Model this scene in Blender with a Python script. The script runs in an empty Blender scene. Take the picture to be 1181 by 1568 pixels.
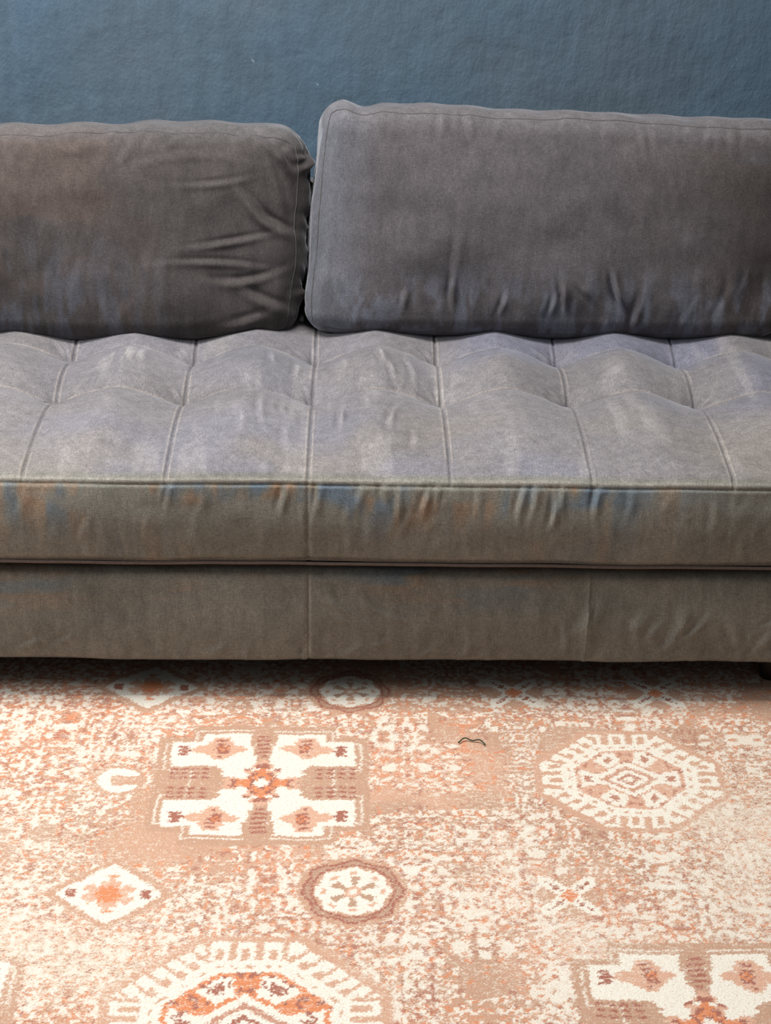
import bpy, math, random
import numpy as np
from mathutils import Vector, Matrix

sc = bpy.context.scene
try:
    sc.view_settings.view_transform = 'Standard'
    sc.view_settings.look = 'None'
except Exception:
    pass

def lin(c):
    a = np.array(c, float)/255.0
    return np.where(a <= 0.04045, a/12.92, ((a+0.055)/1.055)**2.4)

# ---------------------------------------------------------------- noise
_rt = np.random.RandomState(7).rand(8, 256, 256)
def vnoise(x, y, seed=0):
    t = _rt[seed % 8]
    o = (seed*37) % 256
    xi = np.floor(x).astype(int); yi = np.floor(y).astype(int)
    fx = x-xi; fy = y-yi
    fx = fx*fx*fx*(fx*(fx*6-15)+10); fy = fy*fy*fy*(fy*(fy*6-15)+10)
    a = t[(xi+o) % 256, yi % 256]; b = t[(xi+1+o) % 256, yi % 256]
    c = t[(xi+o) % 256, (yi+1) % 256]; d = t[(xi+1+o) % 256, (yi+1) % 256]
    return (a*(1-fx)+b*fx)*(1-fy)+(c*(1-fx)+d*fx)*fy
def fbm(x, y, seed=0, oct=4):
    s = 0; a = 1; n = 0
    for i in range(oct):
        s = s + a*vnoise(x*2**i+i*13.7, y*2**i+i*7.3, seed+i); n += a; a *= 0.5
    return s/n
def sstep(a, b, x):
    t = np.clip((x-a)/(b-a), 0, 1); return t*t*(3-2*t)
def wrinkle(a, b, L):
    d = np.zeros_like(a)
    for (a0, b0, ang, ln, w, amp, curv) in L:
        ca, sa = math.cos(ang), math.sin(ang)
        s = (a-a0)*ca+(b-b0)*sa
        t = -(a-a0)*sa+(b-b0)*ca
        m = (np.abs(s) < 2.4*ln) & (np.abs(t) < 5*w+abs(curv)*ln*ln*6)
        if not m.any(): continue
        ss = s[m]; tt = t[m]+curv*ss*ss
        d[m] += amp*np.exp(-(ss/ln)**2)*(np.exp(-(tt/w)**2)-0.8*np.exp(-((tt-1.5*w)/(w*.7))**2))
    return d

# ---------------------------------------------------------------- mesh helpers
def new_mesh(name, verts, faces, mat=None, col=None, smooth=True, parent=None):
    me = bpy.data.meshes.new(name)
    verts = np.asarray(verts, np.float32); faces = np.asarray(faces, np.int32)
    nf = len(faces)
    me.vertices.add(len(verts)); me.vertices.foreach_set('co', verts.ravel())
    me.loops.add(nf*4); me.loops.foreach_set('vertex_index', faces.ravel())
    me.polygons.add(nf)
    me.polygons.foreach_set('loop_start', np.arange(0, nf*4, 4, dtype=np.int32))
    me.polygons.foreach_set('loop_total', np.full(nf, 4, np.int32))
    me.polygons.foreach_set('use_smooth', np.full(nf, smooth, bool))
    me.update(calc_edges=True)
    if col is not None:
        at = me.color_attributes.new('tint', 'FLOAT_COLOR', 'POINT')
        at.data.foreach_set('color', np.asarray(col, np.float32).ravel())
    me.validate()
    ob = bpy.data.objects.new(name, me)
    sc.collection.objects.link(ob)
    if mat: me.materials.append(mat)
    if parent: ob.parent = parent
    return ob

def box_mesh(xs, ys, zs):
    nx, ny, nz = len(xs), len(ys), len(zs)
    F = []
    def idx(i, j, k): return (i*ny+j)*nz+k
    def face(A, B, f, flip):
        a, b = np.meshgrid(np.arange(A-1), np.arange(B-1), indexing='ij')
        q = np.stack([f(a, b), f(a+1, b), f(a+1, b+1), f(a, b+1)], -1).reshape(-1, 4)
        F.append(q[:, ::-1] if flip else q)
    face(nx, nz, lambda a, b: idx(a, 0*a, b), False)
    face(nx, nz, lambda a, b: idx(a, 0*a+ny-1, b), True)
    face(ny, nz, lambda a, b: idx(0*a, a, b), True)
    face(ny, nz, lambda a, b: idx(0*a+nx-1, a, b), False)
    face(nx, ny, lambda a, b: idx(a, b, 0*a), True)
    face(nx, ny, lambda a, b: idx(a, b, 0*a+nz-1), False)
    F = np.concatenate(F)
    u, inv = np.unique(F.ravel(), return_inverse=True)
    F = inv.reshape(-1, 4)
    k = u % nz; j = (u//nz) % ny; i = u//(nz*ny)
    P = np.stack([np.asarray(xs)[i], np.asarray(ys)[j], np.asarray(zs)[k]], -1)
    return P, F

def rbox(P, h, r):
    h = np.array(h); r_ = r
    c = np.clip(P, -(h-r_), h-r_)
    d = P-c
    n = d/np.maximum(np.linalg.norm(d, axis=1, keepdims=True), 1e-9)
    return c+n*r_, n

def dense(lo, hi, base, pts=(), w=0.014, fine=0.0016):
    out = list(np.arange(lo, hi, base))+[hi]
    for p in pts:
        out = [o for o in out if abs(o-p) > w]
        out += [q for q in np.arange(p-w, p+w+1e-6, fine) if lo <= q <= hi]
    return np.unique(np.round(out, 5))

def tube(name, pts, rad, mat, parent=None, cyclic=False, res=3):
    cu = bpy.data.curves.new(name, 'CURVE'); cu.dimensions = '3D'
    cu.bevel_depth = rad; cu.bevel_resolution = res
    sp = cu.splines.new('POLY'); sp.points.add(len(pts)-1)
    for i, p in enumerate(pts): sp.points[i].co = (p[0], p[1], p[2], 1)
    sp.use_cyclic_u = cyclic
    ob = bpy.data.objects.new(name, cu); sc.collection.objects.link(ob)
    cu.materials.append(mat)
    if parent: ob.parent = parent
    return ob

# ---------------------------------------------------------------- materials
def nt(name):
    m = bpy.data.materials.new(name); m.use_nodes = True
    t = m.node_tree; t.nodes.clear()
    out = t.nodes.new('ShaderNodeOutputMaterial')
    b = t.nodes.new('ShaderNodeBsdfPrincipled')
    t.links.new(b.outputs[0], out.inputs[0])
    return m, t, b
def N(t, typ, **kw):
    n = t.nodes.new(typ)
    for k, v in kw.items(): setattr(n, k, v)
    return n
def mixrgb(t, mode, fac, a, b):
    n = N(t, 'ShaderNodeMix', data_type='RGBA', blend_type=mode)
    for s, v in ((0, fac), (6, a), (7, b)):
        if hasattr(v, 'links'): t.links.new(v, n.inputs[s])
        else: n.inputs[s].default_value = v
    return n.outputs[2]
def noise(t, vec, scale, detail=3, rough=.5):
    n = N(t, 'ShaderNodeTexNoise')
    n.inputs['Scale'].default_value = scale; n.inputs['Detail'].default_value = detail
    n.inputs['Roughness'].default_value = rough
    if vec: t.links.new(vec, n.inputs['Vector'])
    return n.outputs['Fac']
def mapping(t, vec, s):
    n = N(t, 'ShaderNodeMapping'); n.inputs['Scale'].default_value = s
    t.links.new(vec, n.inputs['Vector']); return n.outputs[0]
def ramp(t, fac, stops):
    n = N(t, 'ShaderNodeValToRGB')
    e = n.color_ramp.elements
    e[0].position, e[0].color = stops[0][0], stops[0][1]
    e[1].position, e[1].color = stops[1][0], stops[1][1]
    for p, c in stops[2:]:
        x = e.new(p); x.color = c
    t.links.new(fac, n.inputs[0]); return n.outputs[0]
def bump(t, h, strength, dist, prev=None):
    n = N(t, 'ShaderNodeBump'); n.inputs['Strength'].default_value = strength
    n.inputs['Distance'].default_value = dist
    t.links.new(h, n.inputs['Height'])
    if prev: t.links.new(prev, n.inputs['Normal'])
    return n.outputs[0]
def g(v): return (v, v, v, 1)

def fabric_mat():
    m, t, b = nt('washed_velvet')
    at = N(t, 'ShaderNodeVertexColor', layer_name='tint')
    tc = N(t, 'ShaderNodeTexCoord').outputs['Object']
    n1 = noise(t, tc, 480, 2, .6)
    nw = noise(t, mapping(t, tc, (900, 120, 120)), 1, 1, .5)
    nh = noise(t, mapping(t, tc, (120, 700, 900)), 1, 1, .5)
    n2 = noise(t, mapping(t, tc, (60, 60, 9)), 1, 4, .6)
    n3 = noise(t, tc, 30, 5, .65)
    c = mixrgb(t, 'MULTIPLY', 1, at.outputs['Color'], ramp(t, n1, [(.3, g(.82)), (.7, g(1.14))]))
    c = mixrgb(t, 'MULTIPLY', 1, c, ramp(t, nw, [(.3, g(.84)), (.7, g(1.14))]))
    c = mixrgb(t, 'MULTIPLY', 1, c, ramp(t, nh, [(.3, g(.84)), (.7, g(1.14))]))
    c = mixrgb(t, 'MULTIPLY', 1, c, ramp(t, n2, [(.3, g(.86)), (.7, g(1.12))]))
    c = mixrgb(t, 'MULTIPLY', 1, c, ramp(t, n3, [(.3, g(.90)), (.7, g(1.08))]))
    t.links.new(c, b.inputs['Base Color'])
    b.inputs['Roughness'].default_value = .85
    b.inputs['Specular IOR Level'].default_value = .1
    b.inputs['Sheen Weight'].default_value = .45
    b.inputs['Sheen Roughness'].default_value = .3
    b.inputs['Sheen Tint'].default_value = (.92, .94, 1, 1)
    nb = bump(t, nw, .25, .001)
    nb = bump(t, nh, .25, .001, nb)
    t.links.new(nb, b.inputs['Normal'])
    return m
FAB = fabric_mat()

def plain(name, col, rough=.8, sc_=200, spec=.3):
    m, t, b = nt(name)
    tc = N(t, 'ShaderNodeTexCoord').outputs['Object']
    n1 = noise(t, tc, sc_, 3)
    L = lin(col)
    c = ramp(t, n1, [(.3, (*(L*.8), 1)), (.7, (*(L*1.15), 1))])
    t.links.new(c, b.inputs['Base Color'])
    b.inputs['Roughness'].default_value = rough
    b.inputs['Specular IOR Level'].default_value = spec
    t.links.new(bump(t, n1, .3, .001), b.inputs['Normal'])
    return m
PIPE = plain('piping_fabric', (96, 82, 75))
PIPE_D = plain('dark_piping_fabric', (76, 73, 74))
LEGM = plain('dark_wood_leg', (30, 24, 22), .45, 40, .5)

# ---------------------------------------------------------------- room
def wall_mat():
    m, t, b = nt('blue_wall_paint')
    tc = N(t, 'ShaderNodeTexCoord').outputs['Object']
    big = noise(t, tc, 2.2, 4, .55)
    c = ramp(t, big, [(.3, (*lin((83, 95, 104)), 1)), (.7, (*lin((75, 96, 113)), 1))])
    st = noise(t, mapping(t, tc, (34, 34, 5)), 1, 4, .6)
    c = mixrgb(t, 'MULTIPLY', 1, c, ramp(t, st, [(.3, g(.91)), (.7, g(1.09))]))
    sp = noise(t, tc, 26, 2, .5)
    c = mixrgb(t, 'MIX', ramp(t, sp, [(.775, g(0)), (.79, g(.4))]), c, (*lin((150, 165, 175)), 1))
    t.links.new(c, b.inputs['Base Color'])
    b.inputs['Roughness'].default_value = .5
    b.inputs['Specular IOR Level'].default_value = .4
    n1 = noise(t, mapping(t, tc, (1, 1, .5)), 34, 4, .65)
    n2 = noise(t, tc, 130, 3, .6)
    n3 = noise(t, tc, 9, 3, .5)
    nb = bump(t, n3, .45, .015)
    nb = bump(t, n1, .5, .006, nb)
    nb = bump(t, n2, .4, .002, nb)
    t.links.new(nb, b.inputs['Normal'])
    return m
WY = 1.06
P, F = box_mesh(np.linspace(-3, 3, 9), [WY, WY+.1], np.linspace(0, 2.9, 5))
new_mesh('wall_back', P, F, wall_mat(), smooth=False)

def floor_mat():
    m, t, b = nt('dark_wood_floor')
    tc = N(t, 'ShaderNodeTexCoord').outputs['Object']
    br = N(t, 'ShaderNodeTexBrick'); br.inputs['Scale'].default_value = 1
    br.inputs['Brick Width'].default_value = 1.2; br.inputs['Row Height'].default_value = .12
    br.inputs['Mortar Size'].default_value = .002
    br.inputs['Color1'].default_value = (*lin((96, 70, 52)), 1)
    br.inputs['Color2'].default_value = (*lin((80, 58, 44)), 1)
    br.inputs['Mortar'].default_value = (*lin((30, 22, 18)), 1)
    t.links.new(tc, br.inputs[0])
    n = noise(t, mapping(t, tc, (3, 40, 1)), 1, 4)
    c = mixrgb(t, 'MULTIPLY', 1, br.outputs[0], ramp(t, n, [(.3, g(.8)), (.7, g(1.1))]))
    t.links.new(c, b.inputs['Base Color']); b.inputs['Roughness'].default_value = .5
    return m
P, F = box_mesh([-3, 3], [-4.5, WY+.1], [-.1, 0])
new_mesh('floor', P, F, floor_mat(), smooth=False)
P, F = box_mesh([-3, 3], [WY-.015, WY], [0, .09])
new_mesh('baseboard_back', P, F, plain('baseboard_paint', (60, 82, 98), .5), smooth=False)

# ---------------------------------------------------------------- sofa
sofa = bpy.data.objects.new('sofa', None); sc.collection.objects.link(sofa)
rng = random.Random(3)
SX = .24
ROWS = (.365, .585)
seamx = [k*SX for k in range(-4, 5)]

# --- seat cushion
HX, Y0, Y1, Z0, Z1 = .965, 0.0, .84, .283, .452
xs = dense(-HX, HX, .0042, seamx)
ys = dense(Y0, Y1, .0042, list(ROWS)+[.012])
zs = dense(Z0, Z1, .0042, (Z0+.014, Z1-.010))
P, F = box_mesh(xs, ys, zs)
cen = np.array([0, (Y0+Y1)/2, (Z0+Z1)/2]); half = np.array([HX, (Y1-Y0)/2, (Z1-Z0)/2])
q, n = rbox(P-cen, half, .022)
q = q+cen
x, y, z = q.T
top = np.clip(n[:, 2], 0, 1); fr = np.clip(-n[:, 1], 0, 1)*(z < Z1)
W = []
for (a, b, ln, w, am) in [(.055, .21, .045, .0055, .011), (.032, .29, .035, .005, .006), (.10, .28, .03, .006, .005),
                          (.145, .20, .06, .006, .006), (.185, .12, .03, .006, .003), (.13, .49, .035, .006, .011),
                          (.15, .43, .03, .005, .007), (.06, .48, .04, .007, .004), (-.05, .26, .03, .006, .005),
                          (-.09, .24, .06, .006, .006), (-.12, .18, .06, .007, .004), (-.17, .25, .04, .008, .003),
                          (-.03, .47, .03, .006, .006), (-.08, .50, .03, .006, .005), (.09, .09, .05, .006, .003),
                          (-.33, .51, .03, .008, .004), (.30, .25, .03, .008, .002), (-.04, .14, .04, .007, .003),
                          (.19, .47, .04, .006, .004), (.09, .40, .025, .005, .004), (-.20, .15, .05, .008, .002)]:
    W.append((a, b, math.pi/2+rng.uniform(-.12, .2), ln, w, am, rng.uniform(-2, 2)))
for sx in seamx:
    for ry in ROWS:
        for i in range(9):
            an = rng.uniform(0, 2*math.pi); r = .030
            W.append((sx+r*math.cos(an), ry+r*math.sin(an), an, .020, .0045, rng.uniform(.001, .0035), 0))
for i in range(70):
    W.append((rng.uniform(-.7, .75), rng.uniform(.06, .62), math.pi/2+rng.uniform(-.2, .2), rng.uniform(.02, .06),
              rng.uniform(.005, .010), rng.uniform(.0003, .0012), rng.uniform(-2, 2)))
wt = wrinkle(x, y, W)
kx = np.round(x/SX)*SX; dx = x-kx
dyr0 = y-ROWS[0]; dyr1 = y-ROWS[1]
dy = np.minimum(np.abs(dyr0), np.abs(dyr1))
nd = np.exp(-(dy/.07)**2)
cx2 = np.cos(np.pi*dx/SX)**2
h = .020*(1-cx2**.7)*sstep(0, .14, y)
h += .012*np.sin(np.pi*np.clip(y/ROWS[0], 0, 1))
h += .014*np.sin(np.pi*np.clip((y-ROWS[0])/(ROWS[1]-ROWS[0]), 0, 1))*(1-cx2)
h -= .015*np.exp(-(dx**2/(2*.033**2)+dy**2/(2*.038**2)))
h -= .013*np.exp(-(dx**2+dy**2)/(2*.009**2))
h -= (.0025+.005*nd)*np.exp(-np.abs(dx)/.012)
h -= (.0095+.003*np.exp(-(dx/.05)**2))*np.exp(-dy/.012)
h += .0010*np.exp(-((np.abs(dx)-.0055)/.0022)**2)-.0020*np.exp(-(dx/.002)**2)
h -= .0030*np.exp(-(dy/.0022)**2)
h += .007*(fbm(x*6, y*5, 1, 3)-.5)
h += wt
Wf = []
for (a, b, am) in [(-.04, .41, .005), (.02, .42, .003), (.09, .42, .003), (.13, .43, .005), (.155, .41, .003), (.20, .41, .004), (.22, .43, .003), (.29, .42, .002),
                   (.36, .41, .004), (.385, .43, .004), (.42, .40, .006), (.43, .42, .004), (.49, .42, .004), (.55, .42, .002), (-.23, .43, .002)]:
    Wf.append((a, b, math.pi/2+rng.uniform(-.3, .1), rng.uniform(.02, .035), rng.uniform(.005, .007), am, rng.uniform(-4, 4)))
for i in range(60):
    Wf.append((rng.uniform(-.7, .9), rng.uniform(.31, .43), math.pi/2+rng.uniform(-.5, .5), rng.uniform(.01, .035),
               rng.uniform(.006, .010), rng.uniform(.0004, .0013), rng.uniform(-4, 4)))
wf = wrinkle(x, z, Wf)
hf = .012*np.sin(np.pi*np.clip((z-Z0)/(Z1-Z0), 0, 1))+.009*(fbm(x*5, z*8, 2, 3)-.5)+wf*sstep(Z1-.008, Z1-.022, z)
hf -= .0030*np.exp(-(np.abs(x)/.0035)**1.5)
hf -= .0025*np.exp(-((z-(Z0+.014))/.003)**2)
hf += .0020*np.exp(-((z-(Z1-.010))/.0028)**2)-.0022*np.exp(-((z-(Z1-.017))/.002)**2)
V = q+n*(top*h+fr*hf)[:, None]
V[:, 2] += .008*(fbm(x*3, y*0+1.3, 3, 3)-.5)
V[:, 1] -= .006*(fbm(x*2.2, x*0+4, 4, 2)-.5)*2*sstep(.1, 0, y)
A = lin((117, 113, 114)); Bf = lin((120, 118, 110))
m1 = fbm(x*7, (y+z)*5, 5, 5)[:, None]
col = A*(0.78+.44*m1)
blue = lin((106, 107, 122))
k = (sstep(.42, .7, fbm(x*3+5, y*3, 6, 3))*(.3+.5*sstep(.0, .5, x)))[:, None]
col = col*(1-k)+blue*k
warm = lin((124, 117, 109))
k = (sstep(.45, .7, fbm(x*4+9, y*4+3, 2, 3))*sstep(.3, .1, y))[:, None]*.6
col = col*(1-k)+warm*k
k = (sstep(.50, .75, fbm(x*38, y*5, 6, 3))*sstep(.42, .62, fbm(x*5+1, y*5+2, 1, 2))*.24)[:, None]
col = col*(1-k)+lin((160, 155, 152))*k
k = (np.exp(-((x+.36)/.03)**2-((y-.50)/.045)**2)*sstep(.35, .6, fbm(x*90, y*20, 2, 2))*.6)[:, None]
col = col*(1-k)+lin((172, 168, 164))*k
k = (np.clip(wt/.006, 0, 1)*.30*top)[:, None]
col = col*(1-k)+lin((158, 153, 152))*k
frm = sstep(.2, .8, fr)[:, None]*np.ones((1, 3))
cf = Bf*(.82+.36*m1)
streak = fbm(x*26, z*6, 3, 4)
patch = sstep(.40, .62, fbm(x*7+2, z*16, 1, 3))
zone = np.clip(sstep(.35, .425, z)*.8+.25, 0, 1)*sstep(.75, .45, x)*sstep(Z1-.010, Z1-.018, z)
kb = (sstep(.48, .64, streak)*patch*zone*.65)[:, None]
cf = cf*(1-kb)+lin((84, 106, 126))*kb
ko = (sstep(.52, .38, streak)*patch*zone*.6)[:, None]
cf = cf*(1-ko)+lin((146, 112, 84))*ko
col = col*(1-frm)+cf*frm
st = np.exp(-((np.abs(dx)-.0055)/.0014)**2)*top*.35+np.exp(-((z-(Z1-.010))/.0025)**2)*fr*.3+np.exp(-((z-(Z0+.010))/.002)**2)*fr*.25
st += np.exp(-((dy-.003)/.0018)**2)*top*.4
st = np.clip(st, 0, .6)*sstep(.2, .45, fbm(x*8, y*8, 2, 2))
col = col*(1-st[:, None])+lin((172, 162, 152))*st[:, None]
dk = np.exp(-(dx/.0018)**2)*top*.25
col = col*(1-dk[:, None])
c4 = np.concatenate([col, np.ones((len(col), 1))], 1)
new_mesh('seat_cushion', V, F, FAB, c4, parent=sofa)
xx = np.linspace(-HX+.01, HX-.01, 300)
yo = -.006*(fbm(xx*2.2, xx*0+4, 4, 2)-.5)*2
zo = .008*(fbm(xx*3, xx*0+1.3, 3, 3)-.5)
pts = [(a, o-.0005, Z0+.004+zz) for a, o, zz in zip(xx, yo, zo)]
tube('seat_lower_piping', pts, .0028, PIPE, sofa)

# --- base rail
BZ0, BZ1, BY = .082, .266, .012
xs = dense(-1.10, 1.10, .006, (0, .49, -.49), .012)
ys = np.unique(np.r_[np.linspace(BY, .98, 70), np.linspace(BY, .06, 12)])
zs = np.linspace(BZ0, BZ1, 44)
P, F = box_mesh(xs, ys, zs)
cen = np.array([0, (BY+.98)/2, (BZ0+BZ1)/2]); half = np.array([1.10, (.98-BY)/2, (BZ1-BZ0)/2])
q, n = rbox(P-cen, half, .018); q += cen
x, y, z = q.T
fr = np.clip(-n[:, 1], 0, 1)
Wb = []
for i in range(16):
    Wb.append((rng.uniform(.0, .35), rng.uniform(.13, .25), rng.uniform(-1.2, -.5), rng.uniform(.02, .05),
               rng.uniform(.005, .009), rng.uniform(.0008, .002), rng.uniform(-4, 4)))
for i in range(30):
    Wb.append((rng.uniform(.45, .85), rng.uniform(.10, .20), rng.choice([.8, 1.2, 2.0, 1.6])+rng.uniform(-.2, .2), rng.uniform(.02, .045),
               rng.uniform(.006, .012), rng.uniform(.001, .004), rng.uniform(-4, 4)))
for i in range(20):
    Wb.append((rng.uniform(-.7, .5), rng.uniform(.09, .13), rng.uniform(.3, 2.6), rng.uniform(.015, .03),
               rng.uniform(.006, .010), rng.uniform(.0008, .002), rng.uniform(-4, 4)))
hb = .010*np.sin(np.pi*np.clip((z-BZ0)/(BZ1-BZ0), 0, 1))+.009*(fbm(x*4+3, z*7, 4, 3)-.5)+wrinkle(x, z, Wb)
hb += -.003*np.exp(-(np.abs(x)/.003)**1.5)+.0025*np.exp(-(np.abs(x-.49)/.003)**1.5)
V = q+n*(fr*hb)[:, None]
V[:, 2] += .012*(fbm(x*4, x*0+2, 5, 3)-.5)*sstep(.2, .1, z)
V[:, 2] += .018*sstep(.07, .13, y)*np.clip(n[:, 2], 0, 1)
m1 = fbm(x*6, z*9, 6, 5)[:, None]
col = lin((118, 116, 108))*(.80+.40*m1)
streak = fbm(x*9, z*60, 2, 3); patch = sstep(.42, .6, fbm(x*4+8, z*9, 3, 3))*sstep(.7, .4, x)*sstep(.15, .26, z)
kb = (sstep(.5, .6, streak)*patch*.45)[:, None]; ko = (sstep(.5, .4, streak)*patch*.45)[:, None]
col = col*(1-kb)+lin((88, 106, 120))*kb
col = col*(1-ko)+lin((138, 110, 86))*ko
st = (np.exp(-((np.abs(x)-.003)/.0015)**2)*.3)[:, None]
col = col*(1-st)+lin((165, 155, 145))*st
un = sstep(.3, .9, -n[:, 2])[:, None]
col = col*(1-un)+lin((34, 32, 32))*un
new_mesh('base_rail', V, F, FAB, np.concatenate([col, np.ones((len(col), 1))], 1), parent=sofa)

def uph(name, lo, hi, r, bulge, colr, seed):
    lo = np.array(lo); hi = np.array(hi)
    nn = [max(8, int((hi[i]-lo[i])/.012)) for i in range(3)]
    P, F = box_mesh(*[np.linspace(lo[i], hi[i], nn[i]) for i in range(3)])
    cen = (lo+hi)/2; half = (hi-lo)/2
    q, n = rbox(P-cen, half, r)
    u = q/half
    e = np.prod(np.clip(1-np.abs(u)**4, 0, 1)+np.abs(n), axis=1)
    q = q+n*(bulge*np.clip(e, 0, 1))[:, None]+cen
    q += n*(.006*(fbm(q[:, 0]*5+q[:, 1]*5, q[:, 2]*5, seed)-.5))[:, None]
    c = lin(colr)*(.85+.3*fbm(q[:, 0]*5+q[:, 1]*5, q[:, 2]*5, seed+1)[:, None])
    return new_mesh(name, q, F, FAB, np.concatenate([c, np.ones((len(c), 1))], 1), parent=sofa)
uph('arm_1', (.972, .0, .275), (1.12, .98, .62), .05, .006, (108, 106, 104), 1)
uph('arm_2', (-1.12, .0, .275), (-.972, .98, .62), .05, .006, (108, 106, 104), 2)
uph('backrest', (-.97, .89, .270), (.97, 1.02, .69), .05, .006, (100, 98, 98), 3)

for i, (lx, ly) in enumerate([(.85, .10), (-.85, .10), (.85, .88), (-.85, .88)]):
    zb = .0095 if ly < .5 else 0
    P, F = box_mesh(np.linspace(-1, 1, 7), np.linspace(-1, 1, 7), np.linspace(0, 1, 6))
    rr = np.sqrt(np.maximum(P[:, 0]**2+P[:, 1]**2, 1e-9)); mx = np.maximum(abs(P[:, 0]), abs(P[:, 1]))
    s = (.017+.012*P[:, 2])*mx/rr
    V = np.stack([lx+P[:, 0]*s, ly+P[:, 1]*s, zb+P[:, 2]*(.096-zb)], -1)
    new_mesh('leg_%d' % (i+1), V, F, LEGM, parent=sofa)

# --- back cushions
def cushion(name, cx, yb, zb, w, hgt, th, lean, rotz, wr_front, wr_side, dispf, tintf, seed, rr=.045, crumple=1.0):
    half = np.array([w/2, th/2, hgt/2])
    ax = dense(-half[0], half[0], .0036); ay = dense(-half[1], half[1], .0045); az = dense(-half[2], half[2], .0036)
    P, F = box_mesh(ax, ay, az)
    M = Matrix.Translation((cx, yb, zb)) @ Matrix.Rotation(rotz, 4, 'Z') @ Matrix.Rotation(-lean, 4, 'X') @ Matrix.Translation((0, 0, hgt/2))
    Mn = np.array(M)
    def surf(P, fine=True):
        q, n = rbox(P, half, rr)
        x, y, z = q.T
        u = x/half[0]; v = z/half[2]
        front = np.clip(-n[:, 1], 0, 1); back = np.clip(n[:, 1], 0, 1)
        side = np.clip(np.abs(n[:, 0]), 0, 1); topb = np.clip(np.abs(n[:, 2]), 0, 1)
        bul = np.clip((1-np.abs(u)**4)*(1-np.abs(v)**3), 0, 1)
        d = front*.042*bul+back*.03*bul
        d += side*.012*np.clip(1-v**2, 0, 1)*np.clip(1-(y/half[1])**2, 0, 1)
        d += topb*.008*np.clip(1-(y/half[1])**2, 0, 1)
        d += front*.018*crumple*(fbm(x*5+seed, z*6, seed, 3)-.5)
        d += side*.014*crumple*(fbm(x*9+y*12, z*10+y*7, seed+1, 4)-.5)
        d += topb*.009*crumple*(fbm(x*7+y*9, z*10+y*7, seed+1, 3)-.5)
        if fine:
            d += front*wrinkle(x, z, wr_front)
            d += side*(n[:, 0] > 0)*wrinkle(y, z, wr_side)
        q = q+n*d[:, None]
        q = dispf(q, u, v)
        return q, n, u, v
    q, n, u, v = surf(P)
    c = tintf(q, n, u, v)
    V = q@Mn[:3, :3].T+Mn[:3, 3]
    ob = new_mesh(name, V, F, FAB, np.concatenate([c, np.ones((len(c), 1))], 1), parent=sofa)
    def ring(ysgn):
        L = []
        hx, hz = half[0], half[2]
        for a in np.linspace(-hx, hx, 200): L.append((a, ysgn*half[1], hz))
        for a in np.linspace(hz, -hz, 100): L.append((hx, ysgn*half[1], a))
        for a in np.linspace(hx, -hx, 200): L.append((a, ysgn*half[1], -hz))
        for a in np.linspace(-hz, hz, 100): L.append((-hx, ysgn*half[1], a))
        qq, nn, _, _ = surf(np.array(L))
        qq = qq-nn*.0005
        W_ = qq@Mn[:3, :3].T+Mn[:3, 3]
        keep = [W_[0]]
        for p in W_[1:]:
            if np.linalg.norm(p-keep[-1]) > .003: keep.append(p)
        return keep[:-1]
    tube(name+'_front_welt', ring(-1), .0016, PIPE_D, sofa, True)
    tube(name+'_back_welt', ring(1), .0016, PIPE_D, sofa, True)
    return ob

WR = []
for (a, b, ang, ln, w, am) in [(-.20, -.12, 1.6, .03, .006, .009), (-.19, -.04, 1.5, .04, .010, .003), (.02, -.13, 1.75, .025, .006, .009),
                               (.13, -.13, 2.0, .025, .007, .014), (.12, -.10, 1.9, .02, .006, .006), (.0, -.15, 1.4, .02, .006, .004),
                               (-.29, -.14, 1.5, .02, .006, .004), (-.10, -.15, 1.3, .02, .006, .004), (.06, -.12, 2.3, .02, .006, .004),
                               (.17, -.17, 1.4, .04, .008, .004), (.36, -.10, 1.9, .06, .012, .003)]:
    WR.append((a, b, ang, ln, w, am, rng.uniform(-3, 3)))
for i in range(50):
    WR.append((rng.uniform(-.45, .45), rng.uniform(-.21, -.09), math.pi/2+rng.uniform(-.4, .4), rng.uniform(.015, .035), rng.uniform(.007, .013), rng.uniform(.0004, .0014), rng.uniform(-3, 3)))
for i in range(24):
    WR.append((rng.uniform(-.45, .45), .185+rng.uniform(-.015, .025), math.pi/2+rng.uniform(-.4, .4), rng.uniform(.012, .03), rng.uniform(.006, .011), rng.uniform(.0006, .0025), 0))
def dR(q, u, v):
    q = q.copy()
    q[:, 2] += .006*np.exp(-((u+.92)/.05)**2)*sstep(.6, 1, v)-.006*np.exp(-((u+.82)/.05)**2)*sstep(.6, 1, v)
    q[:, 2] += -.014*u*sstep(.2, 1, v)+.002*np.sin(u*9)*sstep(.5, 1, v)+.0012*np.sin(u*31)*sstep(.7, 1, v)
    q[:, 2] += .012*np.abs(u)**10*sstep(-.5, -1, v)
    q[:, 0] += .018*sstep(.2, 1, -u)*(v)
    return q
def tR(q, n, u, v):
    m1 = fbm(u*6, v*4, 2, 5)[:, None]
    c = lin((86, 82, 84))*(.76+.46*m1)
    k = (sstep(.0, .9, u)*.6*sstep(.3, .6, fbm(u*2+3, v*2, 3, 3)))[:, None]
    c = c*(1-k)+lin((78, 70, 66))*k
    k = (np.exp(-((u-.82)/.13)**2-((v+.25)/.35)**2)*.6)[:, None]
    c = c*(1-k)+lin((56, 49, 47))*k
    k = (sstep(-.2, -.8, v)*sstep(.4, .62, fbm(u*26, v*4, 4, 4))*.55)[:, None]
    c = c*(1-k)+lin((114, 118, 131))*k
    k = (sstep(-.7, -1, u)*.5)[:, None]
    c = c*(1-k)+lin((108, 112, 121))*k
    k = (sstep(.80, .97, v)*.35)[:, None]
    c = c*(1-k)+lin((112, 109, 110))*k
    return c
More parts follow.
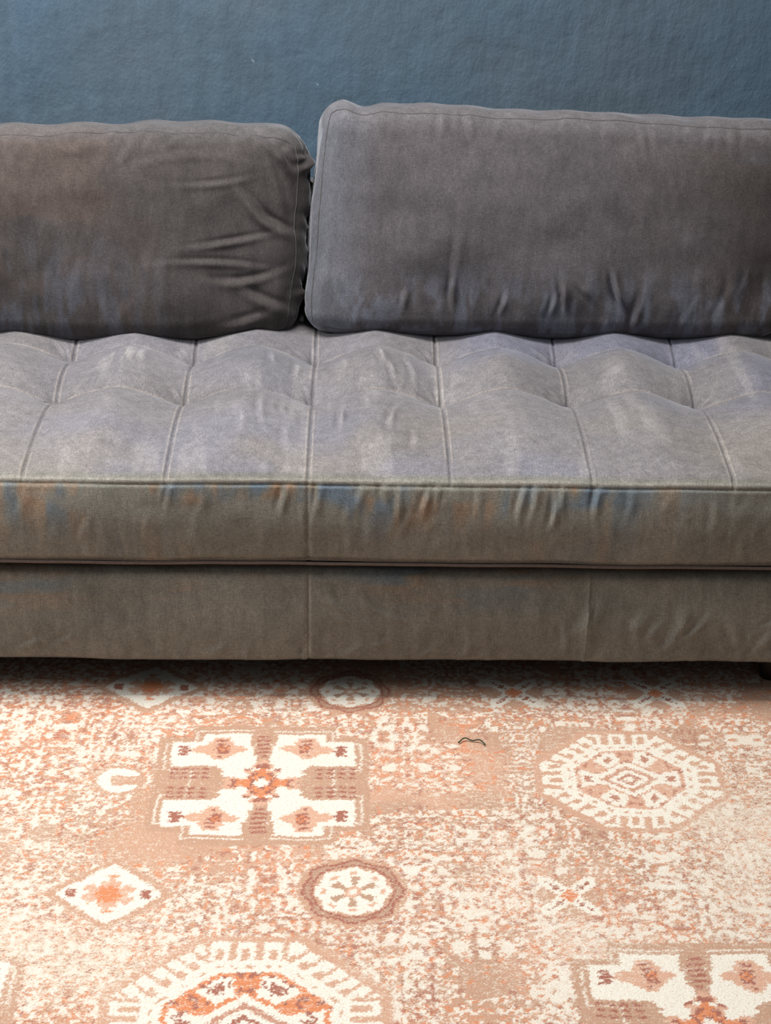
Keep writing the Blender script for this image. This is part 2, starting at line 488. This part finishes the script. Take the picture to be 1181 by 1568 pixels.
cushion('back_cushion_1', .474, .752, .444, .958, .435, .20, .20, 0.0, WR, [], dR, tR, 3, .042)

WL = []
for (a, b, ang, ln, w, am) in [(.40, .17, -.5, .03, .009, .008), (.43, .15, -1.0, .03, .009, .008), (.36, .18, .2, .03, .008, .005),
                               (.30, .10, .1, .06, .006, .003), (.33, -.01, .15, .07, .007, .005), (.30, -.05, -.05, .08, .007, .004),
                               (.36, -.09, .1, .06, .009, .005), (.38, .05, -.8, .05, .010, .008), (.42, .02, -.5, .04, .010, .008),
                               (.40, -.13, -.4, .05, .011, .006), (.36, -.17, .2, .05, .010, .004), (.25, .15, .05, .09, .008, .003),
                               (.42, .10, -1.2, .05, .009, .005)]:
    WL.append((a, b, ang, ln, w, am, rng.uniform(-2, 2)))
for i in range(40):
    WL.append((rng.uniform(-.2, .25), rng.uniform(-.2, .0), math.pi/2+rng.uniform(-.3, .3), rng.uniform(.015, .05), rng.uniform(.007, .013), rng.uniform(.0005, .0016), rng.uniform(-3, 3)))
for i in range(30):
    WL.append((rng.uniform(-.1, .46), .18+rng.uniform(-.02, .02), rng.uniform(-.5, .9), rng.uniform(.015, .03), rng.uniform(.006, .010), rng.uniform(.001, .004), 0))
WS = [(rng.uniform(-.06, .06), rng.uniform(-.18, .18), rng.uniform(-.8, .8), rng.uniform(.02, .05), .009, rng.uniform(.003, .008), 0) for _ in range(18)]
def dL(q, u, v):
    q = q.copy()
    q[:, 2] += .010*np.sin((u+.2)*2.2)*sstep(.2, 1, v)+.002*np.sin(u*23)*sstep(.6, 1, v)
    q[:, 2] -= .03*np.clip(np.abs(u)-.78, 0, 1)**1.5*4*sstep(.3, 1, v)*(u > 0)
    q[:, 0] -= .022*sstep(.6, 1, u)*sstep(.3, -1, v)+.008*sstep(.7, 1, u)*np.exp(-((v-.1)/.25)**2)
    q[:, 2] += -.012*np.exp(-((u-.15)/.4)**2)*sstep(-.4, -1, v)
    return q
def tL(q, n, u, v):
    m1 = fbm(u*6+4, v*4, 5, 5)[:, None]
    c = lin((75, 70, 69))*(.76+.46*m1)
    k = (sstep(.4, .65, fbm(u*2.5+7, v*2.5, 1, 3))*.5*sstep(.5, .1, u))[:, None]
    c = c*(1-k)+lin((86, 73, 67))*k
    k = (sstep(.3, -.8, v)*sstep(.6, 0, u)*sstep(.38, .62, fbm(u*20, v*2.5, 4, 4))*.6)[:, None]
    c = c*(1-k)+lin((91, 94, 104))*k
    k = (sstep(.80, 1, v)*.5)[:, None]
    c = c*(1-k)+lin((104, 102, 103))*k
    return c
cushion('back_cushion_2', -.500, .738, .434, .955, .405, .20, .20, .03, WL, WS, dL, tL, 5, .050, 1.4)

# ---------------------------------------------------------------- rug
cell = .0020
xf = np.arange(-.82, 1.0, cell); yf = np.arange(-.93, .20, cell)
xs = np.r_[np.arange(-1.7, -.82, .02), xf, np.arange(1.0, 1.71, .02)]
ys = np.r_[np.arange(-1.75, -.93, .02), yf, np.arange(.20, .61, .02)]
GX, GY = np.meshgrid(xs, ys, indexing='ij')
CREAM = lin((226, 218, 203)); FIELD = lin((190, 151, 126)); ORANGE = lin((208, 132, 92)); BRICK = lin((160, 104, 88)); PINK = lin((206, 163, 138)); TAN = lin((178, 144, 121))
pal = {'W': CREAM, 'r': BRICK, 'O': ORANGE, 'p': PINK, 't': TAN}
col = np.ones(GX.shape+(3,))*FIELD
k = sstep(.42, .65, fbm(GX*4, GY*4, 1, 3))[..., None]*.6
col = col*(1-k)+PINK*k
k = sstep(.5, .7, fbm(GX*5+3, GY*5+8, 4, 3))[..., None]*.7
col = col*(1-k)+TAN*k
k = (np.exp(-((GX+.6)/.25)**2-((GY+.1)/.12)**2)+np.exp(-((GX+.12)/.3)**2-((GY+.86)/.1)**2))[..., None]*.4
col = col*(1-k)+ORANGE*k
hr = np.random.RandomState(5)
jr = hr.rand(4096); jc = hr.rand(4096)
rowi = (np.floor((GY+3)/.0026).astype(int)) % 4096; coli = (np.floor((GX+3)/.0026).astype(int)) % 4096
wx = GX+.008*(fbm(GX*18, GY*18, 2, 2)-.5)+.0040*(jr[rowi]-.5)+.003*(hr.rand(*GX.shape)-.5)
wy = GY+.008*(fbm(GX*18+5, GY*18+5, 3, 2)-.5)+.0026*(jc[coli]-.5)+.003*(hr.rand(*GX.shape)-.5)
prot = np.zeros(GX.shape)
def paint(mask, c, a=1.0): col[mask] = col[mask]*(1-a)+np.asarray(c)*a

def blob(cx, cy, sx, sy, a):
    return a*np.exp(-((GX-cx)/sx)**2-((GY-cy)/sy)**2)
plainz = blob(-.22, -.42, .13, .05, 1)+blob(-.24, -.32, .04, .10, .8)+blob(.17, -.62, .08, .06, .4)+blob(.14, -.25, .03, .12, .5)
dens = fbm(GX*7, GY*7, 5, 2)-.26*np.clip(plainz, 0, 1)
def orn(cellsz, px, py, ox, oy, sd):
    fx_ = np.abs(np.mod(wx-ox, px)-px/2); fy_ = np.abs(np.mod(wy-oy, py)-py/2)
    tx = np.floor((wx-ox)/px); ty = np.floor((wy-oy)/py)
    a = np.floor(fx_/cellsz); b = np.floor(fy_/cellsz)
    return vnoise(a*.45+tx*17.3, b*.45+ty*11.1, sd), vnoise(a*.5+tx*5.3+40, b*.5+ty*23.1, sd+1)
o1, o2 = orn(.0046, .098, .092, -.072, -.253, 2)
d1 = dens > .25
paint(d1 & (o1 > .76), CREAM, .85); paint(d1 & (o1 > .60) & (o1 < .68), CREAM, .8); paint(d1 & (o1 > .68) & (o1 < .76), ORANGE, .45)
paint((dens > .2) & (o1 > .47) & (o1 < .53), BRICK, .6); paint((dens > .15) & (o1 < .2), ORANGE, .7)
paint(d1 & (o1 < .10), CREAM, .85); paint((dens > .2) & (o1 > .26) & (o1 < .31), CREAM, .6)
o3, o4 = orn(.0036, .062, .056, -.02, -.2, 5)
mm = dens > .46
paint(mm & (o3 > .66), CREAM, .75); paint(mm & (o3 < .26) & (o4 > .35), BRICK, .6); paint(mm & (o3 < .26) & (o4 < .3), ORANGE, .65)

def art(cx, cy, cw, ch, rows, pr=.0):
    H = len(rows); Wd = len(rows[0])
    A_ = np.array([list(r) for r in rows])
    i = np.floor((wx-cx)/cw+Wd/2).astype(int); j = np.floor(-(wy-cy)/ch+H/2).astype(int)
    ok = (i >= 0) & (i < Wd) & (j >= 0) & (j < H)
    S = np.full(GX.shape, '.', dtype='<U1'); S[ok] = A_[j[ok], i[ok]]
    for kk, c in pal.items(): paint(S == kk, c)
    prot[(S == 'W')] = np.maximum(prot[(S == 'W')], pr)
def mirror4(qr):
    qr = [(r+r[-1]*26)[:26] for r in qr]
    topr = [r+r[::-1] for r in qr]
    return topr+topr[::-1]
Q = ["........WWWWWWWWWWWWWW....",
     "........WWWWWWWWWWWWWW..rr",
     "........WWWpppppWWWWWW....",
     "........WWWprrrpWWWWWW..rr",
     "WWWWWWWWWWpppppppWWWWW....",
     "WWWWWWWWWWpprrrppWWWWW..rr",
     "WWrrrWWpppppprOrppppWWW...",
     "WWWrrWpppppprOrOpppppWW.rr",
     "WWrrrrppppppprOrppppWWW...",
     "WWWrrWWpppppprrrppWWWWW.rr",
     "WWrrrWWWWWpppppppWWWWWW...",
     "WWWWWWWWWWWpprppWWWWWWWW.r",
     "WWWWWWWWWWWWpppWWWWWWWWW..",
     "WWWWWWWWWWWWWWWWWWWWWWWW.p",
     "WWWWWWWWWWWWWWWWWWWWWWWWpp",
     "WWWWWWWWWWWWWWWWWWWWWWWprr",
     ".............WWWWWWWWWWpr",
     "rrtrrtrrtrrt..WWWWWWWrrWWO",
     "...............WWWWWWpppOO",
     "rrtrrtrrtrrt..WWWWWWWWprrO",
     "...............WWWWWWWprOO",
     "rrtrrtrrtrrt....pppWWWrOOr",
     "...............pprrOpOOrOW",
     "................pprOOOOrWW"]
HASH = mirror4(Q)
def hashm(cx, cy):
    i = np.abs(wx-cx); j = np.abs(wy-cy)
    clear = ((i < .180) & (j < .135)) | ((i < .125) & (j < .172))
    paint(clear, TAN*.45+FIELD*.55)
    prot[clear] = np.maximum(prot[clear], .3)
    a1, a2, b1, b2 = .168, .125, .116, .157
    inO = ((i < a1) & (j < b1) & (j > .036)) | ((i < .121) & (j < b2) & (i > .018))
    e = .0032
    inI = ((i < a1-e) & (j < b1-e) & (j > .036+e*.6)) | ((i < .121-e) & (j < b2-e) & (i > .018))
    paint(inO & ~inI, CREAM, .8)
    art(cx, cy, .0060, .0061, HASH, pr=.7)

def octm(cx, cy, R, inner, fillc):
    X = wx-cx; Y = wy-cy
    X = (np.floor(X/.004)+.5)*.004; Y = (np.floor(Y/.004)+.5)*.004
    ax, ay = np.abs(X), np.abs(Y)
    diag = (ax+ay)*.76 >= np.maximum(ax, ay*1.08)
    d = np.maximum(np.maximum(ax, ay*1.08), (ax+ay)*.76)/R
    ang = np.arctan2(Y, X)
    tt = np.where(ax > ay*1.08, Y, X)
    g_ = FIELD*.6+PINK*.4
    paint(d < 1.12, g_)
    nz = vnoise(ax/.004*.45+9, ay/.004*.45, 4)
    paint((d < 1.04) & (d >= .72) & (np.mod(tt+.102, .020) < .010) & ~diag, CREAM)
    paint((d < 1.04) & (d >= .96) & (np.mod(tt+.102, .040) < .030) & ~diag, CREAM)
    tt2 = ax-ay
    paint((d < 1.02) & (d >= .74) & (np.mod(tt2+.1, .036) < .016) & diag, CREAM)
    paint((d < 1.02) & (d >= .90) & (np.mod(tt2+.1, .036) < .026) & diag, CREAM)
    paint((d < .80) & (d >= .64), CREAM)
    paint((d < .73) & (d >= .70) & (np.mod(tt+.1, .024) < .012) & (nz > .35), g_)
    paint((d < .64), fillc)
    paint((d < .64) & (nz < .25), inner)
    paint((np.cos(ang*6) > -.2) & (d < .60) & (d >= .34) & (nz > .22), CREAM)
    paint((np.cos(ang*6) > .75) & (d < .52) & (d >= .42), inner)
    d2 = (ax+ay*1.3)/R
    paint((d2 < .46), CREAM); paint(d2 < .34, inner*.5+PINK*.5); paint((d2 < .25), CREAM); paint(d2 < .15, inner); paint(d2 < .07, CREAM)
    prot[d < 1.1] = np.maximum(prot[d < 1.1], .3)

def rosette(cx, cy, R=.055):
    X = wx-cx; Y = wy-cy; r = np.hypot(X, Y*1.02)/R; an = np.arctan2(Y, X)
    sc_ = 1+.05*np.cos(an*8)
    paint(r < 1.55, FIELD)
    paint((r < 1.40*sc_) & (r > 1.12), BRICK)
    paint((r < 1.30*sc_) & (r > 1.20), TAN)
    paint(r < 1.04*sc_, CREAM)
    paint((r < .68) & (np.cos(an*6) < -.25) & (r > .22), TAN)
    paint((r < .90) & (r > .76) & (np.cos(an*8) > .45), PINK)
    paint(r < .24, PINK); paint(r < .12, CREAM)
    prot[r < 1.4] = .5

def diamond(cx, cy, a=.08, b=.068):
    X = np.abs(wx-cx); Y = np.abs(wy-cy)
    X = np.floor(X/.005)*.005; Y = np.floor(Y/.005)*.005
    d = X/a+Y/b
    paint(d < 1.25, FIELD)
    paint(d < 1.0, CREAM); paint(d < .66, PINK)
    nz = vnoise(X/.005*.6, Y/.005*.6, 6)
    paint((d < .66) & (nz > .6), CREAM); paint((d < .66) & (nz < .3), ORANGE)
    paint((d < .25), ORANGE)
    paint((np.abs(X-a*.7) < .008) & (Y < .010), BRICK)
    prot[d < 1.2] = .35

def star(cx, cy, s=.045):
    X = wx-cx; Y = wy-cy
    X = (np.floor(X/.005)+.5)*.005; Y = (np.floor(Y/.005)+.5)*.005
    ax, ay = np.abs(X), np.abs(Y)
    paint((ax+ay) < s*1.3, FIELD)
    paint((np.abs(ax-ay) < .016) & (np.maximum(ax, ay) < s), CREAM)
    paint((np.abs(ax-ay) < .005) & (np.maximum(ax, ay) < s*.8), BRICK)
    paint(((ax+ay) < .016), ORANGE)

hashm(-.072, -.253)
octm(.545, -.235, .143, BRICK*.7+FIELD*.4, PINK)
rosette(.081, -.538)
rosette(.075, .035, .050)
diamond(-.287, -.546); diamond(-.285, .045)
star(.409, -.545); star(.37, .035); star(.63, .035)
octm(-.067, -.83, .182, BRICK, ORANGE)
hashm(.575, -.825)
octm(-.70, -.25, .165, ORANGE, PINK)
hashm(-.565, -.825)
X = wx+.307; Y = wy+.25; r = np.hypot(X, Y)
paint((r < .044), FIELD)
cm = (r < .036) & (r > .016) & ~((X > .010) & (np.abs(Y) < .012))
paint(cm, CREAM); prot[cm] = .4

fade = .25+.30*(fbm(GX*9+2, GY*9+4, 6, 4)-.42)+.08*(fbm(GX*40, GY*60, 3, 2)-.5)
fade += blob(-.33, -.70, .16, .12, .30)+blob(.72, -.42, .14, .18, .34)+blob(.34, -.55, .10, .14, .16)+blob(-.50, -.42, .18, .12, .16)
fade += blob(.12, -.72, .10, .08, .18)+blob(.45, -.68, .12, .07, .2)+blob(.80, -.72, .10, .14, .16)+blob(-.5, -.60, .1, .1, .2)+blob(.34, -.2, .09, .14, .05)
fade -= .10*np.clip(plainz, 0, 1)+blob(.1, -.02, .8, .07, .12)
fade = np.clip(fade*(1-prot*.8), .06, .62)
Z = np.full(GX.shape, .009)+.0012*(fbm(GX*25, GY*25, 3, 3)-.5)
Z[0, :] = 0.0005; Z[-1, :] = 0.0005; Z[:, 0] = 0.0005; Z[:, -1] = 0.0005
nxr, nyr = GX.shape
I, J = np.meshgrid(np.arange(nxr-1), np.arange(nyr-1), indexing='ij')
Fq = np.stack([I*nyr+J, (I+1)*nyr+J, (I+1)*nyr+J+1, I*nyr+J+1], -1).reshape(-1, 4)
V = np.stack([GX, GY, Z], -1).reshape(-1, 3)
c4 = np.concatenate([col.reshape(-1, 3), fade.reshape(-1, 1)], 1)

def rug_mat():
    m, t, b = nt('faded_woven_rug')
    at = N(t, 'ShaderNodeAttribute', attribute_name='tint')
    tc = N(t, 'ShaderNodeTexCoord').outputs['Object']
    na = noise(t, mapping(t, tc, (260, 420, 1)), 1, 2, .6)
    nb_ = noise(t, mapping(t, tc, (90, 150, 1)), 1, 3, .6)
    s = N(t, 'ShaderNodeMath', operation='ADD'); t.links.new(na, s.inputs[0]); t.links.new(nb_, s.inputs[1])
    s2 = N(t, 'ShaderNodeMath', operation='MULTIPLY_ADD'); t.links.new(s.outputs[0], s2.inputs[0]); s2.inputs[1].default_value = 1.5; s2.inputs[2].default_value = -1.0
    d = N(t, 'ShaderNodeMath', operation='SUBTRACT'); t.links.new(at.outputs['Alpha'], d.inputs[0]); t.links.new(s2.outputs[0], d.inputs[1])
    k = N(t, 'ShaderNodeMapRange'); t.links.new(d.outputs[0], k.inputs[0]); k.inputs[1].default_value = -.18; k.inputs[2].default_value = .14
    k.inputs[4].default_value = .78
    c = mixrgb(t, 'MIX', k.outputs[0], at.outputs['Color'], (*lin((220, 208, 190)), 1))
    th = noise(t, mapping(t, tc, (380, 900, 1)), 1, 2, .6)
    c = mixrgb(t, 'MULTIPLY', 1, c, ramp(t, th, [(.3, g(.68)), (.65, g(1.12))]))
    kn = noise(t, mapping(t, tc, (210, 300, 1)), 1, 2, .5)
    c = mixrgb(t, 'MIX', ramp(t, kn, [(.60, g(0)), (.67, g(.38))]), c, (*lin((186, 132, 104)), 1))
    t.links.new(c, b.inputs['Base Color'])
    b.inputs['Roughness'].default_value = .95
    b.inputs['Specular IOR Level'].default_value = .1
    nb2 = bump(t, th, .7, .0018)
    nb2 = bump(t, nb_, .3, .002, nb2)
    t.links.new(nb2, b.inputs['Normal'])
    return m
new_mesh('rug', V, Fq, rug_mat(), c4, smooth=True)

pts = []
for s in np.linspace(0, 1, 40):
    pts.append((.262+.046*s, -.135+.014*math.sin(s*3.1)-.008*s+.003*math.sin(s*9), .0125+.003*math.sin(s*6)**2))
tube('loose_thread', pts, .0012, plain('dark_thread', (60, 66, 48)))

# ---------------------------------------------------------------- light
w = bpy.data.worlds.new('world'); sc.world = w; w.use_nodes = True
t = w.node_tree; bg = t.nodes['Background']
tcw = t.nodes.new('ShaderNodeTexCoord'); sx_ = t.nodes.new('ShaderNodeSeparateXYZ'); t.links.new(tcw.outputs['Generated'], sx_.inputs[0])
cr = t.nodes.new('ShaderNodeValToRGB'); t.links.new(sx_.outputs[2], cr.inputs[0])
cr.color_ramp.elements[0].position = 0.15; cr.color_ramp.elements[0].color = (.02, .02, .021, 1)
cr.color_ramp.elements[1].position = .8; cr.color_ramp.elements[1].color = (.31, .325, .345, 1)
t.links.new(cr.outputs[0], bg.inputs[0]); bg.inputs[1].default_value = 1.0
def area(name, loc, target, sx, sy, power, colr):
    l = bpy.data.lights.new(name, 'AREA'); l.shape = 'RECTANGLE'; l.size = sx; l.size_y = sy; l.energy = power; l.color = colr
    o = bpy.data.objects.new(name, l); sc.collection.objects.link(o); o.location = loc
    o.rotation_euler = (Vector(target)-Vector(loc)).to_track_quat('-Z', 'Y').to_euler()
    return o
sky = area('skylight', (-.5, -.06, 2.85), (0, -.06, 0), 1.6, .5, 108, (1, .98, .955))
sky.rotation_euler = (0, math.radians(-8), 0)
area('window_light', (-2.3, -.75, 2.3), (.1, 0, .35), 1.2, 1.2, 56, (.97, .98, 1))

# ---------------------------------------------------------------- camera
th, psi, roll = math.radians(26), .024, .02
f = Vector((math.sin(psi)*math.cos(th), math.cos(psi)*math.cos(th), -math.sin(th)))
r0 = f.cross(Vector((0, 0, 1))).normalized(); u0 = r0.cross(f)
up = u0*math.cos(roll)-r0*math.sin(roll); rt = r0*math.cos(roll)+u0*math.sin(roll)
M = Matrix(((rt.x, up.x, -f.x, .067), (rt.y, up.y, -f.y, -2.69), (rt.z, up.z, -f.z, 1.70), (0, 0, 0, 1)))
cam = bpy.data.cameras.new('camera'); cam.sensor_fit = 'VERTICAL'; cam.sensor_height = 24; cam.lens = 24*3809/2212
co = bpy.data.objects.new('camera', cam); sc.collection.objects.link(co); co.matrix_world = M
sc.camera = co
